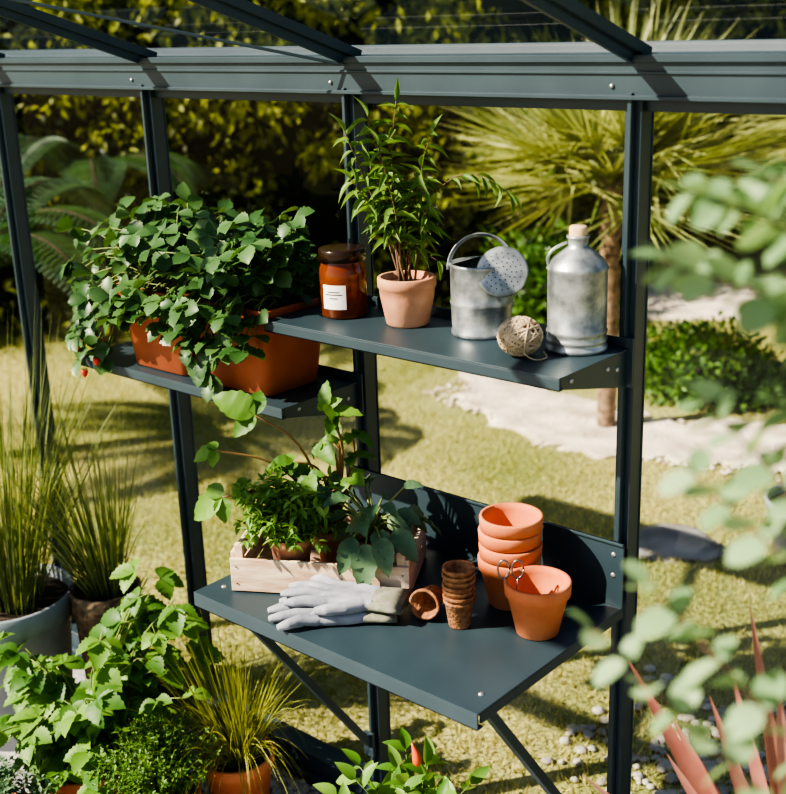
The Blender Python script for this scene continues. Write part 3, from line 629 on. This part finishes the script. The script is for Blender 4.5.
# palm
def palm(name,c,ht,nl,pet,fan,seed):
    s=MB();c=np.array(c,float);q=np.linspace(0,1,26);s.tube(c+np.outer(q*ht,UP),.042+.009*np.sin(q*80),12,0)
    top=c+UP*ht
    for k in range(nl):
        an=k*2.4+U(-.2,.2);el=U(-.25,1.35);D=np.array([math.cos(an)*math.cos(el),math.sin(an)*math.cos(el),math.sin(el)]);pl=pet*U(.7,1.2);tp=top+D*pl-UP*.03
        s.tube([top-UP*.03,(top+tp)/2+UP*.01,tp],[.008,.006,.005],5,1,.3)
        S_=norm(np.cross(D,UP+rng.normal(0,.3,3)));m_=22;fa=np.linspace(-1.15,1.15,m_);DD=D*np.cos(fa)[:,None]+S_*np.sin(fa)[:,None]+rng.normal(0,.04,(m_,3))
        s.blades(np.repeat([tp],m_,0),DD,fan*U(.85,1.1,m_)*(.72+.28*np.cos(fa)),.020,.02+.07*U(0,1,m_),4,1,np.clip(U(-.1,1)*.8+U(0,.5,m_),0,1),.3,1.6)
    s.build(name,[M_bark,M_palm],c)
palm('fan_palm',(-1.60,2.63,0),1.10,42,.25,.58,1)
palm('fan_palm',(-1.25,4.45,0),1.2,24,.25,.5,2)
# tree fern
def fern(name,c,ht,nf,L0):
    s=MB();c=np.array(c,float);s.tube([c,c+UP*ht*.5,c+UP*ht],[.06,.05,.05],12,0);top=c+UP*ht
    for k in range(nf):
        an=k*2.4;el=U(.25,.9);h_=np.array([math.cos(an),math.sin(an),0]);Lf=L0*U(.8,1.1)
        P=path([top,top+h_*Lf*.4+UP*Lf*math.sin(el)*.5,top+h_*Lf*.8+UP*Lf*math.sin(el)*.45,top+h_*Lf*1.05+UP*Lf*(.15*math.sin(el)-.1)],44);s.tube(P,np.linspace(.007,.002,44),4,0)
        tg=norm(np.gradient(P,axis=0));S_=norm(np.cross(tg,UP));t=np.linspace(0,1,44);w=Lf*.2*np.sin(math.pi*np.clip(t*.92+.06,0,1))**.8
        for sg in (-1,1):
            D=norm(S_*sg+tg*.35-UP*.15)
            for f in np.linspace(.1,.95,9):
                pp=P[4:]+D[4:]*(w[4:]*f)[:,None]
                for s2 in (-1,1): s.leaves(pp,norm(tg[4:]*s2+D[4:]*.5),UP,w[4:]*.14+.004,w[4:]*.06+.002,T_SM,1,U(0,1,40)*.5+.3)
            s.leaves(P[4:],D[4:],UP,w[4:],.012,T_SM,1)
    s.build(name,[M_fbark,M_fern],c)
fern('tree_fern',(-3.55,.75,0),.80,13,.95)
fern('tree_fern',(-4.7,2.2,0),.95,12,.85)
# ------------------------------------------------------------------ light, world, camera
sd=Vector((.52,.75,-.75)).normalized()
sl=bpy.data.lights.new('sun','SUN');sl.energy=8.5;sl.color=(1.0,.89,.71);sl.angle=math.radians(.53)
so=bpy.data.objects.new('sun',sl);so.rotation_euler=sd.to_track_quat('-Z','Y').to_euler();so.location=(-3,-6,6);SC.collection.objects.link(so)
w=bpy.data.worlds.new('sky');SC.world=w;w.use_nodes=True;nt=w.node_tree
for n_ in list(nt.nodes): nt.nodes.remove(n_)
sk=nt.nodes.new('ShaderNodeTexSky');sk.sky_type='NISHITA';sk.sun_disc=False;sk.sun_elevation=math.radians(40);sk.sun_rotation=math.atan2(-.52,-.75)
bg=nt.nodes.new('ShaderNodeBackground');bg.inputs[1].default_value=.10;ow=nt.nodes.new('ShaderNodeOutputWorld');nt.links.new(sk.outputs[0],bg.inputs[0]);nt.links.new(bg.outputs[0],ow.inputs[0])
fwd=Vector((-.630,.714,-.3057)).normalized();rgt=Vector((.756,.6535,-.0316));rgt=(rgt-fwd*rgt.dot(fwd)).normalized();upv=rgt.cross(fwd)
cd=bpy.data.cameras.new('camera');cd.sensor_width=36;cd.sensor_fit='HORIZONTAL';cd.lens=36*1180/786
cd.dof.use_dof=True;cd.dof.focus_distance=2.2;cd.dof.aperture_fstop=4.0;cd.clip_start=.05
cam=bpy.data.objects.new('camera',cd)
Mx=Matrix.Identity(4)
for i in range(3): Mx[i][0]=rgt[i];Mx[i][1]=upv[i];Mx[i][2]=-fwd[i]
Mx.translation=Vector((.973,-1.715,1.77));cam.matrix_world=Mx;SC.collection.objects.link(cam);SC.camera=cam
SC.view_settings.view_transform='AgX'
try: SC.view_settings.look='AgX - High Contrast'
except Exception as e: print(e)
SC.view_settings.exposure=0.6
print('faces',sum(len(o.data.polygons) for o in bpy.data.objects if o.type=='MESH'))
